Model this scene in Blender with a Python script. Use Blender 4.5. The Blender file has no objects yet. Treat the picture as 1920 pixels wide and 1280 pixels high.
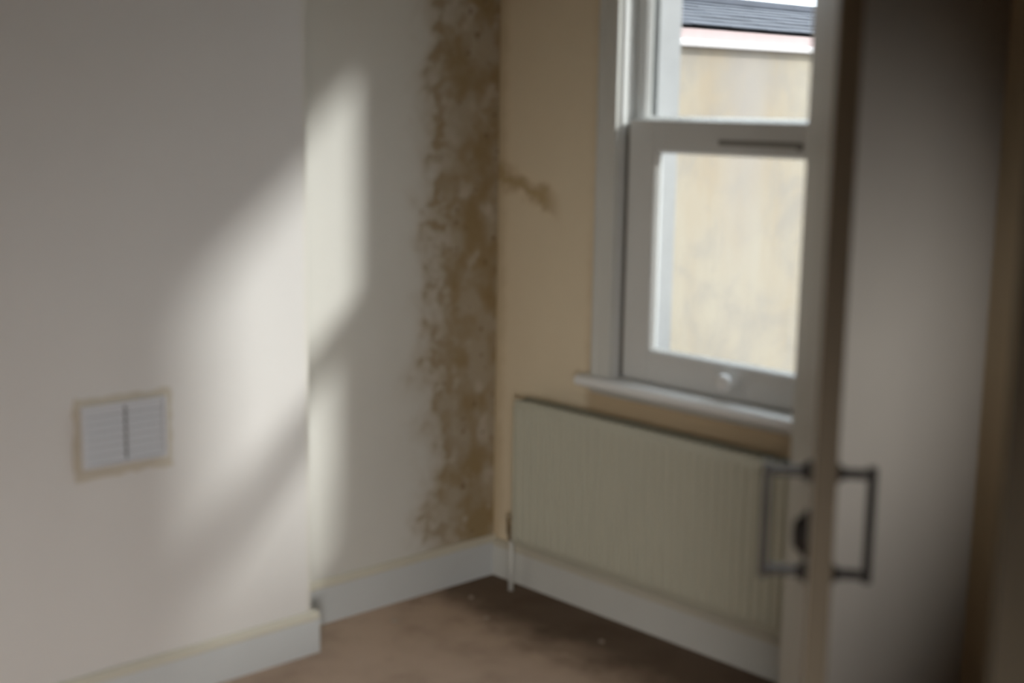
import bpy, bmesh, math, random
from mathutils import Vector, Matrix
random.seed(7)
scene = bpy.context.scene
COL = scene.collection

# ---------------------------------------------------------------- camera
CAM = Vector((3.26, -2.998, 1.55))
cam_d = bpy.data.cameras.new('camera')
cam = bpy.data.objects.new('camera', cam_d)
COL.objects.link(cam)
rot = Matrix(((0.68336, -0.13478, 0.71753), (0.72991, 0.10465, -0.67549), (0.01595, 0.98533, 0.16988)))
cam.matrix_world = Matrix.Translation(CAM) @ rot.to_4x4()
cam_d.sensor_width = 36.0
cam_d.lens = 2582.0 / 1920.0 * 36.0
cam_d.clip_start = 0.02
cam_d.dof.use_dof = True
cam_d.dof.focus_distance = 25.0
cam_d.dof.aperture_fstop = 2.15
scene.camera = cam

# ---------------------------------------------------------------- world, sun, exposure
world = bpy.data.worlds.new('world')
scene.world = world
world.use_nodes = True
bg = world.node_tree.nodes['Background']
bg.inputs['Color'].default_value = (0.86, 0.93, 1.0, 1)
bg.inputs['Strength'].default_value = 4.6

SUN_DIR = Vector((-1.0, -1.05, -0.95))
sun_d = bpy.data.lights.new('sun', 'SUN')
sun_d.energy = 4.9
sun_d.angle = math.radians(6.0)
sun_d.color = (1.0, 0.985, 0.96)
sun = bpy.data.objects.new('sun', sun_d)
COL.objects.link(sun)
sun.rotation_euler = SUN_DIR.to_track_quat('-Z', 'Y').to_euler()
sun.location = (4, 5, 6)

def area(name, loc, direction, sx, sy, power, color):
    d = bpy.data.lights.new(name, 'AREA')
    d.shape = 'RECTANGLE'; d.size = sx; d.size_y = sy
    d.energy = power; d.color = color
    o = bpy.data.objects.new(name, d)
    COL.objects.link(o)
    o.location = loc
    o.rotation_euler = Vector(direction).to_track_quat('-Z', 'Y').to_euler()
    return o

# added fill lamps with no modelled source (behind the camera, and right of the frame beyond the door)
hall = area('hall_fill_light', (4.12, -3.5, 0.85), (-1, 0.60, -0.48), 1.1, 0.8, 26.5, (1.0, 0.95, 0.90))
hall.data.spread = math.radians(78)
side = area('side_fill_light', (2.9, -0.12, 1.08), (-1.2, -0.40, -0.12), 0.3, 0.35, 1.15, (1.0, 0.97, 0.92))
side.data.spread = math.radians(72)

scene.view_settings.view_transform = 'Standard'
scene.view_settings.look = 'None'
scene.view_settings.gamma = 1.0
scene.view_settings.use_curve_mapping = False
scene.view_settings.exposure = 0.0
scene.cycles.max_bounces = 10
scene.cycles.diffuse_bounces = 6
scene.cycles.transparent_max_bounces = 12
scene.cycles.use_denoising = True
scene.cycles.sample_clamp_indirect = 4.0

# ---------------------------------------------------------------- materials
def srgb(r, g, b):
    f = lambda v: ((v / 255) / 12.92) if v / 255 <= 0.04045 else (((v / 255) + 0.055) / 1.055) ** 2.4
    return (f(r), f(g), f(b), 1)

def new_mat(name):
    m = bpy.data.materials.new(name)
    m.use_nodes = True
    return m, m.node_tree.nodes, m.node_tree.links, m.node_tree.nodes['Principled BSDF']

def noise(N, L, vec, scale, detail=4, rough=0.55, dist=0.0):
    n = N.new('ShaderNodeTexNoise')
    n.inputs['Scale'].default_value = scale
    n.inputs['Detail'].default_value = detail
    n.inputs['Roughness'].default_value = rough
    n.inputs['Distortion'].default_value = dist
    L.new(vec, n.inputs['Vector'])
    return n.outputs['Fac']

def math_n(N, L, op, a, b=None, c=None, clamp=False):
    n = N.new('ShaderNodeMath'); n.operation = op; n.use_clamp = clamp
    for i, v in enumerate((a, b, c)):
        if v is None: continue
        if isinstance(v, (int, float)): n.inputs[i].default_value = v
        else: L.new(v, n.inputs[i])
    return n.outputs[0]

def smooth(N, L, v, a, b, lo=0.0, hi=1.0):
    n = N.new('ShaderNodeMapRange'); n.interpolation_type = 'SMOOTHSTEP'
    n.inputs['From Min'].default_value = a; n.inputs['From Max'].default_value = b
    n.inputs['To Min'].default_value = lo; n.inputs['To Max'].default_value = hi
    L.new(v, n.inputs['Value'])
    return n.outputs['Result']

def mix(N, L, f, a, b):
    n = N.new('ShaderNodeMix'); n.data_type = 'RGBA'
    if isinstance(f, (int, float)): n.inputs[0].default_value = f
    else: L.new(f, n.inputs[0])
    for i, v in ((6, a), (7, b)):
        if isinstance(v, tuple): n.inputs[i].default_value = v
        else: L.new(v, n.inputs[i])
    return n.outputs[2]

def coords(N, L):
    g = N.new('ShaderNodeNewGeometry')
    s = N.new('ShaderNodeSeparateXYZ'); L.new(g.outputs['Position'], s.inputs[0])
    return g.outputs['Position'], s.outputs[0], s.outputs[1], s.outputs[2]

def bump(N, L, h, strength, dist, bsdf):
    b = N.new('ShaderNodeBump'); b.inputs['Strength'].default_value = strength
    b.inputs['Distance'].default_value = dist
    L.new(h, b.inputs['Height']); L.new(b.outputs[0], bsdf.inputs['Normal'])

def paint(name, col, rough=0.5, var=0.05, scale=6.0, spec=0.4):
    m, N, L, B = new_mat(name)
    pos, x, y, z = coords(N, L)
    f = noise(N, L, pos, scale, 5)
    dark = tuple(c * (1 - 2 * var) for c in col[:3]) + (1,)
    L.new(mix(N, L, f, dark, col), B.inputs['Base Color'])
    B.inputs['Roughness'].default_value = rough
    B.inputs['Specular IOR Level'].default_value = spec
    bump(N, L, noise(N, L, pos, 60, 3), 0.08, 0.004, B)
    return m

M = {}
M['white_gloss'] = paint('white_gloss_paint', (0.66, 0.665, 0.63, 1), 0.35)
M['window_white'] = paint('window_white_paint', (0.70, 0.71, 0.70, 1), 0.35)
M['skirting'] = paint('skirting_paint', (0.60, 0.625, 0.63, 1), 0.45)
M['skirting_top'] = paint('yellowed_skirting_edge', (0.60, 0.57, 0.475, 1), 0.6)
M['radiator'] = paint('radiator_enamel', (0.50, 0.495, 0.405, 1), 0.4, 0.02)
M['vent'] = paint('vent_plastic', (0.66, 0.67, 0.70, 1), 0.4, 0.02)
M['vent_dark'] = paint('vent_recess', (0.2, 0.2, 0.21, 1), 0.7, 0.02)
M['ceiling'] = paint('ceiling_paint', (0.42, 0.40, 0.36, 1), 0.9)
M['room'] = paint('room_wall_paint', (0.50, 0.45, 0.37, 1), 0.9)
M['partition'] = paint('partition_wall_paint', (0.50, 0.47, 0.43, 1), 0.85)
M['door_face'] = paint('door_paint', (0.58, 0.57, 0.52, 1), 0.5)
M['door_edge'] = paint('shade_darkened_door_edge', (0.20, 0.168, 0.122, 1), 0.75)  # shade on the edge facing the viewer is put into this brown
M['jamb'] = paint('shade_darkened_jamb', (0.10, 0.084, 0.058, 1), 0.75)  # post darkened in its colour to stand for lack of light
M['knob'] = paint('knob_white', (0.85, 0.86, 0.86, 1), 0.25, 0.01)
M['sill'] = paint('sill_gloss_paint', (0.86, 0.87, 0.87, 1), 0.22)
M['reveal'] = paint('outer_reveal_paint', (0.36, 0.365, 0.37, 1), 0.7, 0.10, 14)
M['slot'] = paint('slot_shadow_grey', (0.27, 0.26, 0.24, 1), 0.7, 0.02)
M['filler'] = paint('cream_filler', (0.60, 0.55, 0.46, 1), 0.9, 0.10, 20)
M['flake'] = paint('plaster_flake', (0.45, 0.38, 0.31, 1), 0.9)

def metal(name, col, rough):
    m, N, L, B = new_mat(name)
    B.inputs['Base Color'].default_value = col
    B.inputs['Metallic'].default_value = 0.7
    B.inputs['Roughness'].default_value = rough
    pos, x, y, z = coords(N, L)
    L.new(smooth(N, L, noise(N, L, pos, 40, 3), 0, 1, rough - 0.08, rough + 0.1), B.inputs['Roughness'])
    return m
M['handle'] = metal('dark_handle_metal', (0.045, 0.042, 0.04, 1), 0.45)
M['brass'] = metal('dull_brass', (0.30, 0.22, 0.13, 1), 0.5)

# chimney breast: off white matt paint
def wall_white():
    m, N, L, B = new_mat('off_white_matt_wall')
    pos, x, y, z = coords(N, L)
    f = noise(N, L, pos, 1.6, 4)
    c = mix(N, L, f, (0.60, 0.575, 0.555, 1), (0.70, 0.685, 0.665, 1))
    # yellowed corner edge
    e = smooth(N, L, y, -0.875, -0.845)
    c = mix(N, L, math_n(N, L, 'MULTIPLY', e, 0.5), c, (0.62, 0.58, 0.46, 1))
    # stained ring round the vent
    L.new(c, B.inputs['Base Color'])
    B.inputs['Roughness'].default_value = 0.9
    B.inputs['Specular IOR Level'].default_value = 0.2
    bump(N, L, noise(N, L, pos, 35, 4), 0.15, 0.004, B)
    return m
M['wall_white'] = wall_white()

# alcove: cream with a ragged brown damp stain along the corner
def wall_alcove():
    m, N, L, B = new_mat('cream_wall_with_damp_stain')
    pos, x, y, z = coords(N, L)
    base = mix(N, L, noise(N, L, pos, 2.5, 4), (0.58, 0.57, 0.53, 1), (0.66, 0.65, 0.615, 1))
    big = noise(N, L, pos, 6.0, 4, 0.55, 0.5)
    fine = noise(N, L, pos, 18.0, 3, 0.55, 0.3)
    w = math_n(N, L, 'ADD', y, math_n(N, L, 'MULTIPLY', math_n(N, L, 'SUBTRACT', big, 0.5), 0.34))
    w = math_n(N, L, 'ADD', w, math_n(N, L, 'MULTIPLY', math_n(N, L, 'SUBTRACT', fine, 0.5), 0.10))
    zone = smooth(N, L, w, -0.40, -0.13)
    col_in = mix(N, L, smooth(N, L, noise(N, L, pos, 7.0, 3, 0.5), 0.38, 0.62), (0.32, 0.24, 0.13, 1), (0.42, 0.365, 0.28, 1))
    pale = smooth(N, L, noise(N, L, pos, 10.0, 3, 0.5), 0.54, 0.70)
    col_in = mix(N, L, math_n(N, L, 'MULTIPLY', pale, 0.55), col_in, (0.60, 0.56, 0.50, 1))
    c = mix(N, L, zone, base, col_in)
    # darker tide mark at the edge of the stain
    e1 = smooth(N, L, w, -0.32, -0.25); e2 = smooth(N, L, w, -0.25, -0.12, 1.0, 0.0)
    tide = math_n(N, L, 'MULTIPLY', math_n(N, L, 'MULTIPLY', e1, e2), smooth(N, L, fine, 0.42, 0.62))
    c = mix(N, L, math_n(N, L, 'MULTIPLY', tide, 0.6), c, (0.26, 0.18, 0.08, 1))
    # spots low down by the corner
    sp = math_n(N, L, 'MULTIPLY', smooth(N, L, noise(N, L, pos, 26, 3), 0.62, 0.72), smooth(N, L, w, -0.30, -0.2))
    c = mix(N, L, math_n(N, L, 'MULTIPLY', sp, 0.8), c, (0.17, 0.11, 0.05, 1))
    L.new(c, B.inputs['Base Color'])
    B.inputs['Roughness'].default_value = 0.9
    B.inputs['Specular IOR Level'].default_value = 0.2
    bump(N, L, math_n(N, L, 'ADD', fine, math_n(N, L, 'MULTIPLY', zone, 0.4)), 0.15, 0.004, B)
    return m
M['wall_alcove'] = wall_alcove()

# window wall: beige, small ochre stain right of the corner and along the casing
def wall_window():
    m, N, L, B = new_mat('beige_window_wall')
    pos, x, y, z = coords(N, L)
    base = mix(N, L, noise(N, L, pos, 3.0, 4), (0.72, 0.62, 0.46, 1), (0.80, 0.70, 0.53, 1))
    n1 = noise(N, L, pos, 16.0, 5, 0.65)
    # ragged band running from the corner, sloping down to the right
    line = math_n(N, L, 'ADD', z, math_n(N, L, 'MULTIPLY', x, 0.33))
    line = math_n(N, L, 'ADD', line, math_n(N, L, 'MULTIPLY', math_n(N, L, 'SUBTRACT', n1, 0.5), 0.16))
    b = math_n(N, L, 'MULTIPLY', smooth(N, L, line, 1.285, 1.325), smooth(N, L, line, 1.335, 1.385, 1.0, 0.0))
    b = math_n(N, L, 'MULTIPLY', b, smooth(N, L, x, 0.20, 0.30, 1.0, 0.0))
    c = mix(N, L, math_n(N, L, 'MULTIPLY', b, 0.8), base, (0.40, 0.29, 0.14, 1))
    # orange-brown edge beside the casing
    k = math_n(N, L, 'MULTIPLY', smooth(N, L, math_n(N, L, 'ADD', x, math_n(N, L, 'MULTIPLY', n1, 0.05)), 0.415, 0.465), smooth(N, L, z, 0.55, 1.25, 1.0, 0.35))
    c = mix(N, L, math_n(N, L, 'MULTIPLY', k, 0.6), c, (0.42, 0.29, 0.15, 1))
    # yellowed strip down the corner
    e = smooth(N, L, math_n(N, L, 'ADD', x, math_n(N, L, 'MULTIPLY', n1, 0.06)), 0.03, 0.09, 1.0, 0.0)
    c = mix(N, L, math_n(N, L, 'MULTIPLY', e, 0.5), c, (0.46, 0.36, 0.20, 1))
    L.new(c, B.inputs['Base Color'])
    B.inputs['Roughness'].default_value = 0.9
    B.inputs['Specular IOR Level'].default_value = 0.2
    bump(N, L, n1, 0.15, 0.004, B)
    return m
M['wall_window'] = wall_window()

def carpet():
    m, N, L, B = new_mat('brown_carpet')
    pos, x, y, z = coords(N, L)
    f = noise(N, L, pos, 240, 3, 0.7)
    g = noise(N, L, pos, 5, 4, 0.6)
    c = mix(N, L, f, (0.42, 0.31, 0.235, 1), (0.70, 0.54, 0.42, 1))
    c = mix(N, L, math_n(N, L, 'MULTIPLY', smooth(N, L, g, 0.40, 0.75), 0.35), c, (0.20, 0.135, 0.095, 1))
    # darker band close to the window wall
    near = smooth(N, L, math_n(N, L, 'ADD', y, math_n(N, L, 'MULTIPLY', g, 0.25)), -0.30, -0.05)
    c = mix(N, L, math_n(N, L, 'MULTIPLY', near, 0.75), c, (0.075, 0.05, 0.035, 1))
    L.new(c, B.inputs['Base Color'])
    B.inputs['Roughness'].default_value = 1.0
    B.inputs['Specular IOR Level'].default_value = 0.05
    bump(N, L, f, 0.6, 0.006, B)
    return m
M['carpet'] = carpet()

def render_wall():
    m, N, L, B = new_mat('weathered_beige_render')
    pos, x, y, z = coords(N, L)
    mp = N.new('ShaderNodeMapping'); mp.inputs['Scale'].default_value = (1, 1, 0.3)
    L.new(pos, mp.inputs['Vector'])
    f = noise(N, L, mp.outputs[0], 2.2, 6, 0.6)
    c = mix(N, L, smooth(N, L, f, 0.3, 0.65), (0.26, 0.21, 0.15, 1), (0.29, 0.255, 0.20, 1))
    g = noise(N, L, pos, 3.2, 5, 0.6, 0.4)
    c = mix(N, L, math_n(N, L, 'MULTIPLY', smooth(N, L, g, 0.42, 0.68), 0.55), c, (0.205, 0.185, 0.165, 1))
    # grey run-off streak below the gutter
    st = math_n(N, L, 'MULTIPLY', smooth(N, L, y, 2.55, 2.85), smooth(N, L, y, 2.9, 3.1, 1.0, 0.0))
    st = math_n(N, L, 'MULTIPLY', st, smooth(N, L, z, 0.4, 1.6))
    c = mix(N, L, math_n(N, L, 'MULTIPLY', st, 0.6), c, (0.25, 0.225, 0.205, 1))
    L.new(c, B.inputs['Base Color'])
    B.inputs['Roughness'].default_value = 0.95
    bump(N, L, noise(N, L, pos, 50, 4), 0.15, 0.006, B)
    return m
M['render'] = render_wall()
M['gutter'] = paint('white_gutter', (0.70, 0.66, 0.66, 1), 0.4)
M['fascia'] = paint('pink_fascia', (0.42, 0.32, 0.31, 1), 0.7, 0.08, 12)
M['slate'] = paint('blue_grey_slate', (0.06, 0.066, 0.085, 1), 0.85, 0.3, 3)
M['ground'] = paint('yard_concrete', (0.35, 0.33, 0.30, 1), 0.95, 0.1)
M['sun_blocker'] = paint('sun_blocker_render', (0.40, 0.33, 0.27, 1), 0.95, 0.1)  # for the unseen wall that blocks low sun

def glass():
    m, N, L, B = new_mat('clear_glass')
    out = N['Material Output']
    t = N.new('ShaderNodeBsdfTransparent'); t.inputs[0].default_value = (0.95, 0.965, 0.96, 1)
    g = N.new('ShaderNodeBsdfGlossy'); g.inputs['Roughness'].default_value = 0.02
    lw = N.new('ShaderNodeLayerWeight'); lw.inputs[0].default_value = 0.5
    pw = math_n(N, L, 'POWER', lw.outputs['Facing'], 5.0)
    fr = math_n(N, L, 'MULTIPLY_ADD', pw, 0.7, 0.045)
    mx = N.new('ShaderNodeMixShader')
    L.new(fr, mx.inputs[0]); L.new(t.outputs[0], mx.inputs[1]); L.new(g.outputs[0], mx.inputs[2])
    L.new(mx.outputs[0], out.inputs['Surface'])
    return m
M['glass'] = glass()

# ---------------------------------------------------------------- mesh helpers
def box(bm, x0, x1, y0, y1, z0, z1, mat=None, bevel=0.0):
    vs = [bm.verts.new((x, y, z)) for x in (x0, x1) for y in (y0, y1) for z in (z0, z1)]
    idx = ((0, 1, 3, 2), (4, 6, 7, 5), (0, 4, 5, 1), (2, 3, 7, 6), (0, 2, 6, 4), (1, 5, 7, 3))
    fs = [bm.faces.new([vs[i] for i in f]) for f in idx]
    if bevel > 0:
        es = list({e for f in fs for e in f.edges})
        r = bmesh.ops.bevel(bm, geom=es, offset=bevel, segments=2, affect='EDGES', profile=0.5)
        vs = list({v for v in vs if v.is_valid} | set(r['verts']))
    if mat is not None:
        bmesh.ops.transform(bm, matrix=mat, verts=[v for v in vs if v.is_valid])
    return bm

def prism(bm, pts, axis, a, b):
    """extrude a 2-D outline along axis ('x','y','z') from a to b"""
    def P(p, t):
        return {'x': (t, p[0], p[1]), 'y': (p[0], t, p[1]), 'z': (p[0], p[1], t)}[axis]
    A = [bm.verts.new(P(p, a)) for p in pts]; Bv = [bm.verts.new(P(p, b)) for p in pts]
    n = len(pts)
    bm.faces.new(A); bm.faces.new(Bv)
    for i in range(n):
        bm.faces.new((A[i], A[(i + 1) % n], Bv[(i + 1) % n], Bv[i]))
    return bm

def tube(bm, path, r, seg=12):
    path = [Vector(p) for p in path]
    rings = []
    for i, p in enumerate(path):
        t = (path[min(i + 1, len(path) - 1)] - path[max(i - 1, 0)]).normalized()
        u = t.orthogonal().normalized() if i == 0 else (u - t * u.dot(t)).normalized()
        w = t.cross(u)
        rings.append([bm.verts.new(p + r * (math.cos(a) * u + math.sin(a) * w)) for a in [2 * math.pi * k / seg for k in range(seg)]])
    for q, s in zip(rings, rings[1:]):
        for k in range(seg):
            bm.faces.new((q[k], q[(k + 1) % seg], s[(k + 1) % seg], s[k]))
    bm.faces.new(rings[0]); bm.faces.new(rings[-1])
    return bm

def lathe(bm, prof, origin, axis, seg=20):
    """prof: (radius, distance along axis)"""
    o = Vector(origin); ax = Vector(axis).normalized(); u = ax.orthogonal().normalized(); w = ax.cross(u)
    rings = [[bm.verts.new(o + ax * h + max(r, 1e-4) * (math.cos(a) * u + math.sin(a) * w)) for a in [2 * math.pi * k / seg for k in range(seg)]] for r, h in prof]
    for q, s in zip(rings, rings[1:]):
        for k in range(seg):
            bm.faces.new((q[k], q[(k + 1) % seg], s[(k + 1) % seg], s[k]))
    bm.faces.new(rings[0]); bm.faces.new(rings[-1])
    return bm

def link(name, bm, mat, parent=None, smooth_=False):
    bmesh.ops.recalc_face_normals(bm, faces=bm.faces)
    me = bpy.data.meshes.new(name)
    bm.to_mesh(me); bm.free()
    if smooth_:
        for p in me.polygons: p.use_smooth = True
    me.materials.append(M[mat])
    o = bpy.data.objects.new(name, me)
    COL.objects.link(o)
    if parent is not None:
        o.parent = parent
        o.matrix_parent_inverse = Matrix.Identity(4)
        if parent.matrix_basis != Matrix.Identity(4):
            o.matrix_basis = parent_world(parent).inverted()
    return o

def parent_world(o):
    m = o.matrix_basis.copy()
    while o.parent:
        o = o.parent; m = o.matrix_basis @ m
    return m

def b_obj(name, dims, mat, parent=None, bevel=0.0, xf=None):
    bm = bmesh.new(); box(bm, *dims, mat=xf, bevel=bevel)
    return link(name, bm, mat, parent)

def thing(name, label, cat, loc, group=None):
    o = bpy.data.objects.new(name, None); COL.objects.link(o)
    o.location = loc; o.empty_display_size = 0.1
    o['label'] = label; o['category'] = cat
    if group: o['group'] = group
    return o

def tag(o, label, cat, group=None):
    o['label'] = label; o['category'] = cat
    if group: o['group'] = group

def struct(o, label=None):
    o['kind'] = 'structure'
    if label: o['label'] = label
    return o

H = 2.5
# ---------------------------------------------------------------- room shell
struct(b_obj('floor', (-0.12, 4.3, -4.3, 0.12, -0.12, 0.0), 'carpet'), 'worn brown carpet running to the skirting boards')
struct(b_obj('ceiling', (-0.12, 4.3, -4.3, 0.2, H, H + 0.12), 'ceiling'), 'pale ceiling above the room')

# alcove wall + chimney breast (left)
struct(b_obj('wall_alcove', (-0.12, 0.0, -0.852, 0.0, 0.0, H), 'wall_alcove'), 'cream alcove wall with brown damp stains by the corner')
struct(b_obj('wall_left', (-0.12, 0.165, -4.2, -0.852, 0.0, H), 'wall_white', bevel=0.004), 'off-white chimney breast face with sunlight patch and vent')
struct(b_obj('wall_back', (-0.12, 4.3, -4.32, -4.2, 0.0, H), 'room'), 'wall behind the viewpoint')
struct(b_obj('wall_right', (4.2, 4.32, -4.2, 0.0, 0.0, H), 'room'), 'wall on the far right')

# window wall with a real opening
OX0, OX1, OZ0, OZ1 = 0.515, 1.525, 0.715, 2.36
bm = bmesh.new()
T = 0.11
box(bm, -0.12, OX0, 0, T, 0, H); box(bm, OX1, 4.3, 0, T, 0, H)
box(bm, OX0, OX1, 0, T, 0, OZ0); box(bm, OX0, OX1, 0, T, OZ1, H)
struct(link('wall_window', bm, 'wall_window'), 'beige window wall with ochre stain near the corner')
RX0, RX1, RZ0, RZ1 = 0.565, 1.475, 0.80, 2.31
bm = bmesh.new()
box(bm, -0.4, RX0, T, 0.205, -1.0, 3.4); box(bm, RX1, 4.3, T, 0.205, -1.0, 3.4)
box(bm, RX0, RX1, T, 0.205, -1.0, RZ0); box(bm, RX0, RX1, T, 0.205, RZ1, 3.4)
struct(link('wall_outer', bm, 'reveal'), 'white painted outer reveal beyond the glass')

# partition beside the open door, and partition near the viewpoint
struct(b_obj('wall_partition', (1.64, 1.70, -0.662, 0.0, 0, H), 'partition'), 'grey-cream partition wall right of the open door')
struct(b_obj('wall_side', (2.70, 4.2, -1.74, -1.64, 0, H), 'room'), 'brown shaded wall at the right edge of the picture')

# skirting: profile (offset from wall, height)
def skirt_profile(h, d):
    return [(0, 0), (d, 0), (d, h - 0.022), (d * 0.80, h - 0.012), (d * 0.55, h - 0.004), (0, h - 0.004)]
def cap_profile(h, d):
    return [(0, h - 0.004), (d * 0.55, h - 0.004), (d * 0.80, h - 0.012), (d, h - 0.022), (d + 0.001, h - 0.016), (d * 0.78, h - 0.003), (d * 0.5, h + 0.001), (0, h + 0.001)]

bm = bmesh.new()
prism(bm, [(0.165 + p, q) for p, q in skirt_profile(0.122, 0.018)], 'y', -4.2, -0.834)
prism(bm, [(-0.852 + p, q) for p, q in skirt_profile(0.122, 0.018)], 'x', 0.0, 0.165)
s = struct(link('baseboard_left', bm, 'skirting'), 'pale grey skirting board on the chimney breast')
bm = bmesh.new()
prism(bm, [(0.165 + p, q) for p, q in cap_profile(0.122, 0.018)], 'y', -4.2, -0.834)
prism(bm, [(-0.852 + p, q) for p, q in cap_profile(0.122, 0.018)], 'x', 0.0, 0.165)
link('moulded_edge', bm, 'skirting_top', s)
bm = bmesh.new(); prism(bm, [(p, q) for p, q in skirt_profile(0.135, 0.016)], 'y', -0.834, 0.0)
s = struct(link('baseboard_alcove', bm, 'skirting'), 'pale skirting board in the alcove')
bm = bmesh.new(); prism(bm, [(p, q) for p, q in cap_profile(0.135, 0.016)], 'y', -0.834, 0.0)
link('moulded_edge', bm, 'skirting_top', s)
bm = bmesh.new(); prism(bm, [(-p, q) for p, q in skirt_profile(0.125, 0.016)], 'x', 0.016, 1.60)
s = struct(link('baseboard_window', bm, 'white_gloss'), 'cream skirting board under the radiator')
bm = bmesh.new(); prism(bm, [(-p, q) for p, q in cap_profile(0.125, 0.016)], 'x', 0.016, 1.60)
link('moulded_edge', bm, 'skirting_top', s)

# ---------------------------------------------------------------- sash window
win = bpy.data.objects.new('window_1', None); COL.objects.link(win)
win['kind'] = 'structure'; win['label'] = 'white painted sash window over the radiator'
# casing (architrave): stepped moulding
def casing_side(x_in, sgn):
    bm = bmesh.new()
    pts = [(0, 0.0), (0, -0.018), (0.012, -0.022), (0.050, -0.022), (0.058, -0.028), (0.070, -0.026), (0.074, 0.0)]
    prism(bm, [(x_in + sgn * p, q) for p, q in pts], 'z', 0.742, 2.43)
    return bm
link('casing', casing_side(0.520, -1), 'white_gloss', win)
link('casing', casing_side(1.520, 1), 'white_gloss', win)
bm = bmesh.new(); prism(bm, [(0, 2.355), (-0.018, 2.355), (-0.022, 2.367), (-0.022, 2.41), (-0.028, 2.42), (0, 2.43)], 'x', 0.446, 1.594)
link('casing', bm, 'white_gloss', win)
# box frame linings with parting beads
for x0, x1, xb0, xb1 in ((OX0, OX0 + 0.006, OX0, OX0 + 0.012), (OX1 - 0.006, OX1, OX1 - 0.012, OX1)):
    bm = bmesh.new(); box(bm, x0, x1, -0.004, 0.115, 0.74, 2.355)
    box(bm, xb0, xb1, 0.0, 0.012, 0.74, 2.355, bevel=0.002); box(bm, xb0, xb1, 0.101, 0.113, 0.74, 2.355, bevel=0.002)
    link('frame_lining', bm, 'window_white', win)
bm = bmesh.new(); box(bm, OX0, OX1, -0.004, 0.115, 2.345, 2.36)
link('frame_head', bm, 'window_white', win)
# sill board with rounded nose, apron
bm = bmesh.new()
nose = [(0.115, 0.715)] + [(-0.045 + 0.0165 * math.cos(a), 0.7315 - 0.0005 + 0.0165 * math.sin(a)) for a in [math.radians(-90 - k * 18) for k in range(11)]] + [(0.115, 0.752)]
prism(bm, nose, 'x', 0.415, 1.625)
link('sill_board', bm, 'sill', win)
bm = bmesh.new()
prism(bm, [(0.0, 0.715), (-0.022, 0.715), (-0.022, 0.708), (-0.012, 0.695), (-0.006, 0.69), (0.0, 0.69)], 'x', 0.44, 1.60)
link('sill_moulding', bm, 'white_gloss', win)

def sash(parent_name, x0, x1, z0, z1, y0, y1, stile, top, bot):
    """frame members with a chamfered glazing edge, and a pane"""
    s = bpy.data.objects.new(parent_name, None); COL.objects.link(s); s.parent = win
    ym = (y0 + y1) / 2
    def member(name, dims, chamfer_dir):
        bm = bmesh.new(); box(bm, *dims, bevel=0.003)
        return link(name, bm, 'window_white', s)
    member('stile', (x0, x0 + stile, y0, y1, z0, z1), 0)
    member('stile', (x1 - stile, x1, y0, y1, z0, z1), 0)
    member('rail', (x0 + stile, x1 - stile, y0, y1, z0, z0 + bot), 0)
    member('rail', (x0 + stile, x1 - stile, y0, y1, z1 - top, z1), 0)
    # glazing bead all round, stepped back
    gx0, gx1, gz0, gz1 = x0 + stile, x1 - stile, z0 + bot, z1 - top
    bm = bmesh.new(); b = 0.011
    prism(bm, [(gx0, y0 + 0.004), (gx0 + b * 0.3, y0 + 0.004), (gx0 + b, ym), (gx0, ym)], 'z', gz0, gz1)
    prism(bm, [(gx1, y0 + 0.004), (gx1 - b * 0.3, y0 + 0.004), (gx1 - b, ym), (gx1, ym)], 'z', gz0, gz1)
    prism(bm, [(y0 + 0.004, gz0), (y0 + 0.004, gz0 + b * 0.3), (ym, gz0 + b), (ym, gz0)], 'x', gx0, gx1)
    prism(bm, [(y0 + 0.004, gz1), (y0 + 0.004, gz1 - b * 0.3), (ym, gz1 - b), (ym, gz1)], 'x', gx0, gx1)
    link('glazing_bead', bm, 'window_white', s)
    b_obj('pane', (gx0, gx1, ym, ym + 0.004, gz0, gz1), 'glass', s)
    return s
up = sash('upper_sash', 0.522, 1.518, 1.445, 2.345, 0.060, 0.098, 0.030, 0.05, 0.066)
lo = sash('lower_sash', 0.542, 1.498, 0.752, 1.512, 0.016, 0.056, 0.096, 0.083, 0.090)

for x0, x1 in ((0.5215, 0.5415), (1.4985, 1.5185)):
    b_obj('gap_shade_strip', (x0, x1, 0.026, 0.054, 0.753, 1.50), 'slot', win)  # dark filler strip painted as the shade in the gap beside the sash
# dark slot with rounded end on the meeting rail (vent slot)
bm = bmesh.new()
box(bm, 0.872, 1.135, 0.0115, 0.0165, 1.448, 1.462, bevel=0.002)
lathe(bm, [(0.003, 0.0), (0.011, 0.001), (0.011, 0.006)], (1.138, 0.0105, 1.452), (0, 1, 0), 14)
link('vent_slot', bm, 'slot', win)
# round knob on the bottom rail, on a small plate
bm = bmesh.new()
lathe(bm, [(0.010, 0.0), (0.010, 0.012), (0.022, 0.020), (0.026, 0.030), (0.022, 0.040), (0.010, 0.045), (0.001, 0.046)], (0.945, 0.016, 0.800), (0, -1, 0), 20)
link('sash_knob', bm, 'knob', win, True)
bm = bmesh.new(); box(bm, 0.925, 0.968, 0.012, 0.017, 0.786, 0.815, bevel=0.002)
link('knob_plate', bm, 'knob', win)

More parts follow.
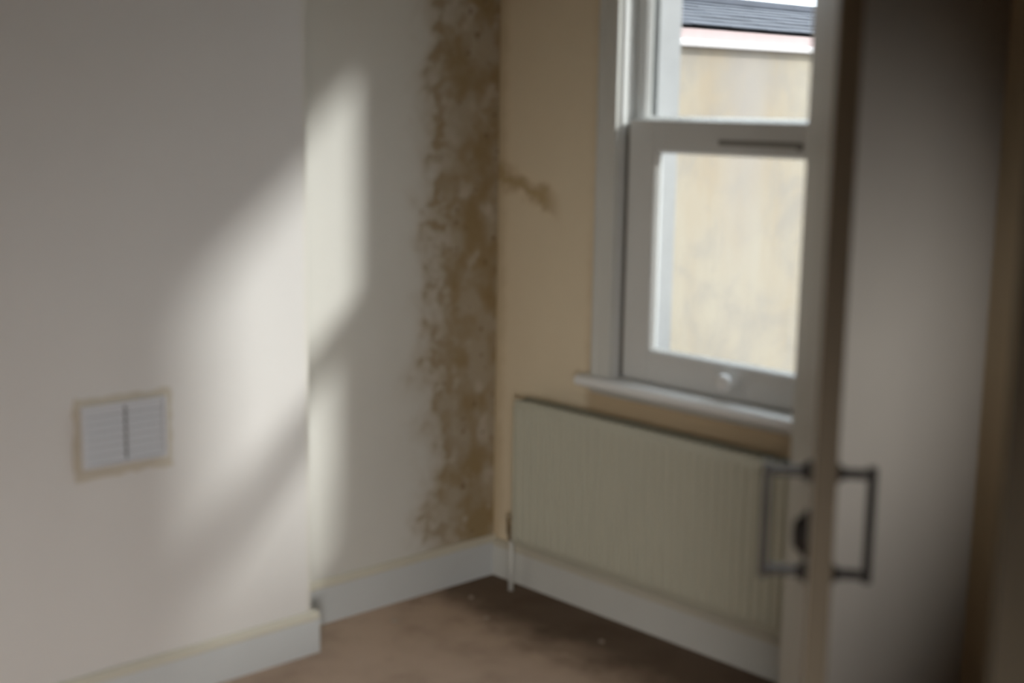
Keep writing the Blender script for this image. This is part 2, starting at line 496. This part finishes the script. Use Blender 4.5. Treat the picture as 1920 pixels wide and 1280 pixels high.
# ---------------------------------------------------------------- radiator
rx0, rx1, rz0, rz1 = 0.198, 1.40, 0.168, 0.640
ry = -0.105
rad = thing('radiator', 'long cream panel radiator with fine vertical flutes beneath the window', 'radiator', (0.8, -0.07, 0))
def fluted(y_face, depth, sgn):
    bm = bmesh.new()
    n = 36; edge = 0.022
    xs = [rx0, rx0 + edge * 0.6]
    prof = [(rx0, 0), (rx0 + edge, 0)]
    pitch = (rx1 - rx0 - 2 * edge) / n
    for i in range(n):
        a = rx0 + edge + i * pitch
        prof += [(a + pitch * 0.16, -depth), (a + pitch * 0.42, -depth), (a + pitch * 0.58, 0), (a + pitch, 0)]
    prof += [(rx1, 0)]
    zs = [rz0, rz0 + 0.020, rz0 + 0.034, rz1 - 0.034, rz1 - 0.020, rz1]
    k = [0, 0, 1, 1, 0, 0]
    yoff = [0.008, 0, 0, 0, 0, 0.008]
    grid = [[bm.verts.new((x, y_face - sgn * (d * -k[j]) * 1.0 + sgn * yoff[j], z)) for x, d in prof] for j, z in enumerate(zs)]
    for r0, r1 in zip(grid, grid[1:]):
        for i in range(len(prof) - 1):
            bm.faces.new((r0[i], r0[i + 1], r1[i + 1], r1[i]))
    return bm
link('front_panel', fluted(ry, 0.007, 1), 'radiator', rad)
link('back_panel', fluted(-0.040, 0.004, -1), 'radiator', rad)
bm = bmesh.new()
for i in range(40):
    x = rx0 + 0.02 + i * 0.0298
    box(bm, x, x + 0.016, ry + 0.012, -0.046, rz1 - 0.012, rz1 - 0.008)
link('top_grille', bm, 'radiator', rad)
for x in (rx0, rx1 - 0.003):
    b_obj('side_panel', (x, x + 0.003, ry + 0.004, -0.042, rz0 + 0.01, rz1 - 0.003), 'radiator', rad, 0.001)
for x in (rx0 + 0.12, rx1 - 0.15):
    bm = bmesh.new(); box(bm, x, x + 0.03, -0.040, -0.001, rz0 + 0.05, rz1 - 0.06)
    link('wall_bracket', bm, 'radiator', rad)
bm = bmesh.new()
lathe(bm, [(0.006, 0), (0.012, 0.002), (0.012, 0.024), (0.009, 0.028), (0.009, 0.046)], (rx0 - 0.044, -0.075, rz0 + 0.03), (1, 0, 0))
lathe(bm, [(0.010, 0), (0.013, 0.004), (0.013, 0.035), (0.016, 0.038), (0.016, 0.070), (0.012, 0.074)], (rx0 - 0.030, -0.075, rz0 + 0.002), (0, 0, 1))
v = link('valve', bm, 'brass', rad, True); v['label'] = 'dull brass radiator valve'
bm = bmesh.new(); tube(bm, [(rx0 - 0.030, -0.075, 0.0), (rx0 - 0.030, -0.075, 0.10), (rx0 - 0.030, -0.075, rz0 + 0.006)], 0.0085)
link('pipe', bm, 'white_gloss', rad, True)

# ---------------------------------------------------------------- wall vent on the chimney breast
VY0, VY1, VZ0, VZ1, VX = -1.524, -1.296, 0.652, 0.808, 0.165
vent = thing('wall_vent', 'white plastic double louvred air vent low on the off-white wall', 'vent', (VX, -1.41, 0.73))
# rough cream filler showing round it
bm = bmesh.new()
N_ = 44; rim = []
oy0, oy1, oz0, oz1 = VY0 - 0.016, VY1 + 0.020, VZ0 - 0.028, VZ1 + 0.018
per = []
for i in range(N_):
    t = i / N_ * 4; k = int(t); u = t - k
    p = [(oy0 + u * (oy1 - oy0), oz0), (oy1, oz0 + u * (oz1 - oz0)), (oy1 - u * (oy1 - oy0), oz1), (oy0, oz1 - u * (oz1 - oz0))][k]
    per.append((p[0] + random.uniform(-0.005, 0.005), p[1] + random.uniform(-0.005, 0.005)))
prism(bm, per, 'x', VX - 0.001, VX + 0.0022)
f = link('filler_border', bm, 'filler', vent); f['label'] = 'cream filler patch round the vent'
bm = bmesh.new(); w = 0.010
box(bm, VX + 0.002, VX + 0.016, VY0, VY0 + w, VZ0, VZ1, bevel=0.002)
box(bm, VX + 0.002, VX + 0.016, VY1 - w, VY1, VZ0, VZ1, bevel=0.002)
box(bm, VX + 0.002, VX + 0.016, VY0 + w, VY1 - w, VZ0, VZ0 + w, bevel=0.002)
box(bm, VX + 0.002, VX + 0.016, VY0 + w, VY1 - w, VZ1 - w, VZ1, bevel=0.002)
link('frame', bm, 'vent', vent)
ym = (VY0 + VY1) / 2 + 0.002
b_obj('mullion', (VX + 0.004, VX + 0.011, ym - 0.003, ym + 0.003, VZ0 + w, VZ1 - w), 'vent_dark', vent)
b_obj('back_plate', (VX + 0.0022, VX + 0.0045, VY0 + 0.004, VY1 - 0.004, VZ0 + 0.004, VZ1 - 0.004), 'vent_dark', vent)
sl_mesh = None
span = (VZ1 - VZ0 - 2 * w)
for side, (a, b) in enumerate(((VY0 + w, ym - 0.003), (ym + 0.003, VY1 - w))):
    for k in range(7):
        z = VZ0 + w + span * (k + 0.5) / 7
        if sl_mesh is None:
            bm = bmesh.new(); hl = (b - a) / 2
            prism(bm, [(0.0, 0.0075), (0.002, 0.0085), (0.0105, -0.0055), (0.0095, -0.0075), (0.007, -0.0075)], 'y', -hl, hl)
            o = link('slat', bm, 'vent', vent); sl_mesh = o.data; hl0 = hl
        else:
            o = bpy.data.objects.new('slat', sl_mesh); COL.objects.link(o); o.parent = vent
        o.matrix_basis = parent_world(vent).inverted() @ Matrix.Translation((VX + 0.0035, (a + b) / 2, z)) @ Matrix.Diagonal((1, (b - a) / 2 / hl0, 1, 1))

# ---------------------------------------------------------------- open door seen edge-on, with D handles on both faces
A = Vector((2.107, -1.283, 0))
u = Vector((-0.611, 0.7915, 0)).normalized()      # along the leaf, away from the viewer
n = Vector((0.7915, 0.611, 0)).normalized()       # thickness direction (to the right)
TH, LEN, DH = 0.036, 0.74, 2.03
DM = Matrix.Translation(A) @ Matrix((( u.x, n.x, 0, 0), (u.y, n.y, 0, 0), (0, 0, 1, 0), (0, 0, 0, 1)))
door = bpy.data.objects.new('door_1', None); COL.objects.link(door)
door['kind'] = 'structure'; door['label'] = 'open cream door seen edge-on with D handles on both faces'
door.matrix_basis = DM
b_obj('leaf', (0.003, LEN, 0, TH, 0.012, DH), 'door_face', door, 0.0015, DM)
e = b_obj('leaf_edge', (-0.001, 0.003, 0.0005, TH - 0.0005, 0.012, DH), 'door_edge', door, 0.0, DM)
e['label'] = 'door edge with its shade painted in dark brown'
for z in (0.25, 1.1, 1.8):
    bm = bmesh.new(); lathe(bm, [(0.006, 0), (0.006, 0.09)], (LEN + 0.004, TH + 0.004, z), (0, 0, 1), 12)
    bmesh.ops.transform(bm, matrix=DM, verts=bm.verts[:]); link('hinge', bm, 'handle', door)
for sgn, y0 in ((-1, 0.0), (1, TH)):
    bm = bmesh.new(); s_ = 0.060; pr = 0.074 if sgn < 0 else 0.064; r = 0.0072; zt, zb = 0.995, 0.833
    # square bar bent into a D: two arms and a grip
    def bx(x0, x1, ya, yb, z0, z1): box(bm, x0, x1, min(ya, yb), max(ya, yb), z0, z1, bevel=0.002)
    bx(s_ - r, s_ + r, y0, y0 + sgn * pr, zt - r, zt + r)
    bx(s_ - r, s_ + r, y0, y0 + sgn * pr, zb - r, zb + r)
    bx(s_ - r * 1.2, s_ + r * 1.2, y0 + sgn * (pr - 0.014), y0 + sgn * pr, zb - 0.012, zt + 0.012)
    bmesh.ops.transform(bm, matrix=DM, verts=bm.verts[:])
    h = link('door_handle', bm, 'handle', door); h['label'] = 'dark square D-shaped door handle'
    for z in (zt, zb):
        bm = bmesh.new(); lathe(bm, [(0.017, 0), (0.017, 0.005), (0.012, 0.010), (0.010, 0.014)], (s_, y0, z), (0, sgn, 0), 18)
        bmesh.ops.transform(bm, matrix=DM, verts=bm.verts[:]); link('rosette', bm, 'handle', h)
bm = bmesh.new()
lathe(bm, [(0.021, 0.0), (0.021, 0.006), (0.015, 0.012), (0.012, 0.022), (0.001, 0.024)], (0.062, 0.0, 0), (0, -1, 0), 20)
for v_ in bm.verts: v_.co.z = v_.co.z * 1.9 + 0.893
bmesh.ops.transform(bm, matrix=DM, verts=bm.verts[:])
link('escutcheon', bm, 'handle', door, True)

# near door frame at the right edge of the picture
v1 = Vector((2.648, -1.765, 0)); dv = Vector((-0.463, 0.886, 0)).normalized(); rv = Vector((0.886, 0.463, 0)).normalized()
JM = Matrix.Translation(v1) @ Matrix(((rv.x, dv.x, 0, 0), (rv.y, dv.y, 0, 0), (0, 0, 1, 0), (0, 0, 0, 1)))
jm = bpy.data.objects.new('door_2', None); COL.objects.link(jm); jm['kind'] = 'structure'; jm['label'] = 'shade-darkened door post at the right edge of the picture'
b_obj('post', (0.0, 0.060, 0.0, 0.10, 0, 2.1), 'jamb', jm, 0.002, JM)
b_obj('architrave', (0.060, 0.15, 0.006, 0.03, 0, 2.1), 'room', jm, 0.002, JM)

# ---------------------------------------------------------------- crumbs of plaster on the carpet
spots = [(0.138, -0.528, 0.011, 'pale plaster flake on the carpet beside the alcove skirting'),
         (0.135, -0.217, 0.010, 'pale plaster flake on the carpet close to the stained corner'),
         (0.297, -0.297, 0.011, 'pale plaster flake on the carpet in front of the corner pipe'),
         (0.66, -0.17, 0.010, 'pale plaster flake on the carpet under the radiator middle')]
for x, y, r, lab in spots:
    bm = bmesh.new(); k = 7
    a0 = random.random() * 6
    pts = [(x + r * random.uniform(0.6, 1.25) * math.cos(a0 + i * 2 * math.pi / k), y + r * random.uniform(0.6, 1.2) * math.sin(a0 + i * 2 * math.pi / k)) for i in range(k)]
    prism(bm, pts, 'z', 0.0, 0.004)
    o = link('plaster_flake', bm, 'flake'); tag(o, lab, 'debris')

# ---------------------------------------------------------------- outside: rendered wall with gutter, fascia and slates
WX = -1.2
nb = thing('rear_extension', 'beige rendered rear extension with white gutter and slate roof outside the window', 'building', (WX - 1, 3.5, -2.0))
b_obj('wall', (WX - 2.4, WX, 0.9, 7.5, -2.0, 1.84), 'render', nb)
b_obj('fascia', (WX - 0.02, WX + 0.012, 0.85, 7.5, 1.845, 1.93), 'fascia', nb)
bm = bmesh.new()
g = [(WX + 0.034 + 0.022 * math.cos(a), 1.872 + 0.032 * math.sin(a)) for a in [math.radians(180 + k * 18) for k in range(11)]]
g += [(x * 1.0 if i else x, z) for i, (x, z) in enumerate([(WX + 0.054, 1.876), (WX + 0.014, 1.876)])]
prism(bm, g, 'y', 0.85, 7.5)
link('gutter', bm, 'gutter', nb)
pitch = math.atan2(0.235, 1.13)
rows = 7; rl = 0.17
for r in range(rows):
    # each course as separate slates along its length, overlapping the one below
    for c in range(22):
        bm = bmesh.new() if (r, c) == (0, 0) else None
        yy = 0.85 + c * 0.30 + (0.15 if r % 2 else 0)
        if bm:
            box(bm, -0.20, 0.0, 0.004, 0.296, 0.0, 0.006)
            o = link('slate', bm, 'slate', nb); sm = o.data
        else:
            o = bpy.data.objects.new('slate', sm); COL.objects.link(o); o.parent = nb
        o.matrix_basis = parent_world(nb).inverted() @ Matrix.Translation((WX + 0.03 - r * rl * math.cos(pitch), yy, 1.945 + r * rl * math.sin(pitch) + random.uniform(0, 0.003))) @ Matrix.Rotation(pitch - 0.03, 4, 'Y')
bm = bmesh.new()
prism(bm, [(WX + 0.0, 1.84), (WX + 0.0, 1.93), (WX - 1.13, 2.165), (WX - 2.3, 1.93), (WX - 2.3, 1.84)], 'y', 0.9, 7.5)
link('roof', bm, 'slate', nb)
bm = bmesh.new(); tube(bm, [(WX - 1.13, 0.86, 2.185), (WX - 1.13, 4, 2.185), (WX - 1.13, 7.5, 2.185)], 0.045, 10)
link('ridge', bm, 'slate', nb)

gr = b_obj('ground', (-12, 12, 0.205, 20, -2.12, -2.0), 'ground'); struct(gr, 'concrete yard outside')
yw = thing('sun_blocker_wall', 'unseen rendered wall added outside to dim the lower sun patch', 'wall', (3.4, 3, -2))  # out of view, added to fade the bottom of the sun patch
b_obj('blocker_body', (3.3, 3.5, 0.21, 4.2, -2.0, 3.2), 'sun_blocker', yw)
b_obj('blocker_coping', (3.25, 3.55, 0.21, 4.25, 3.2, 3.26), 'ground', yw)
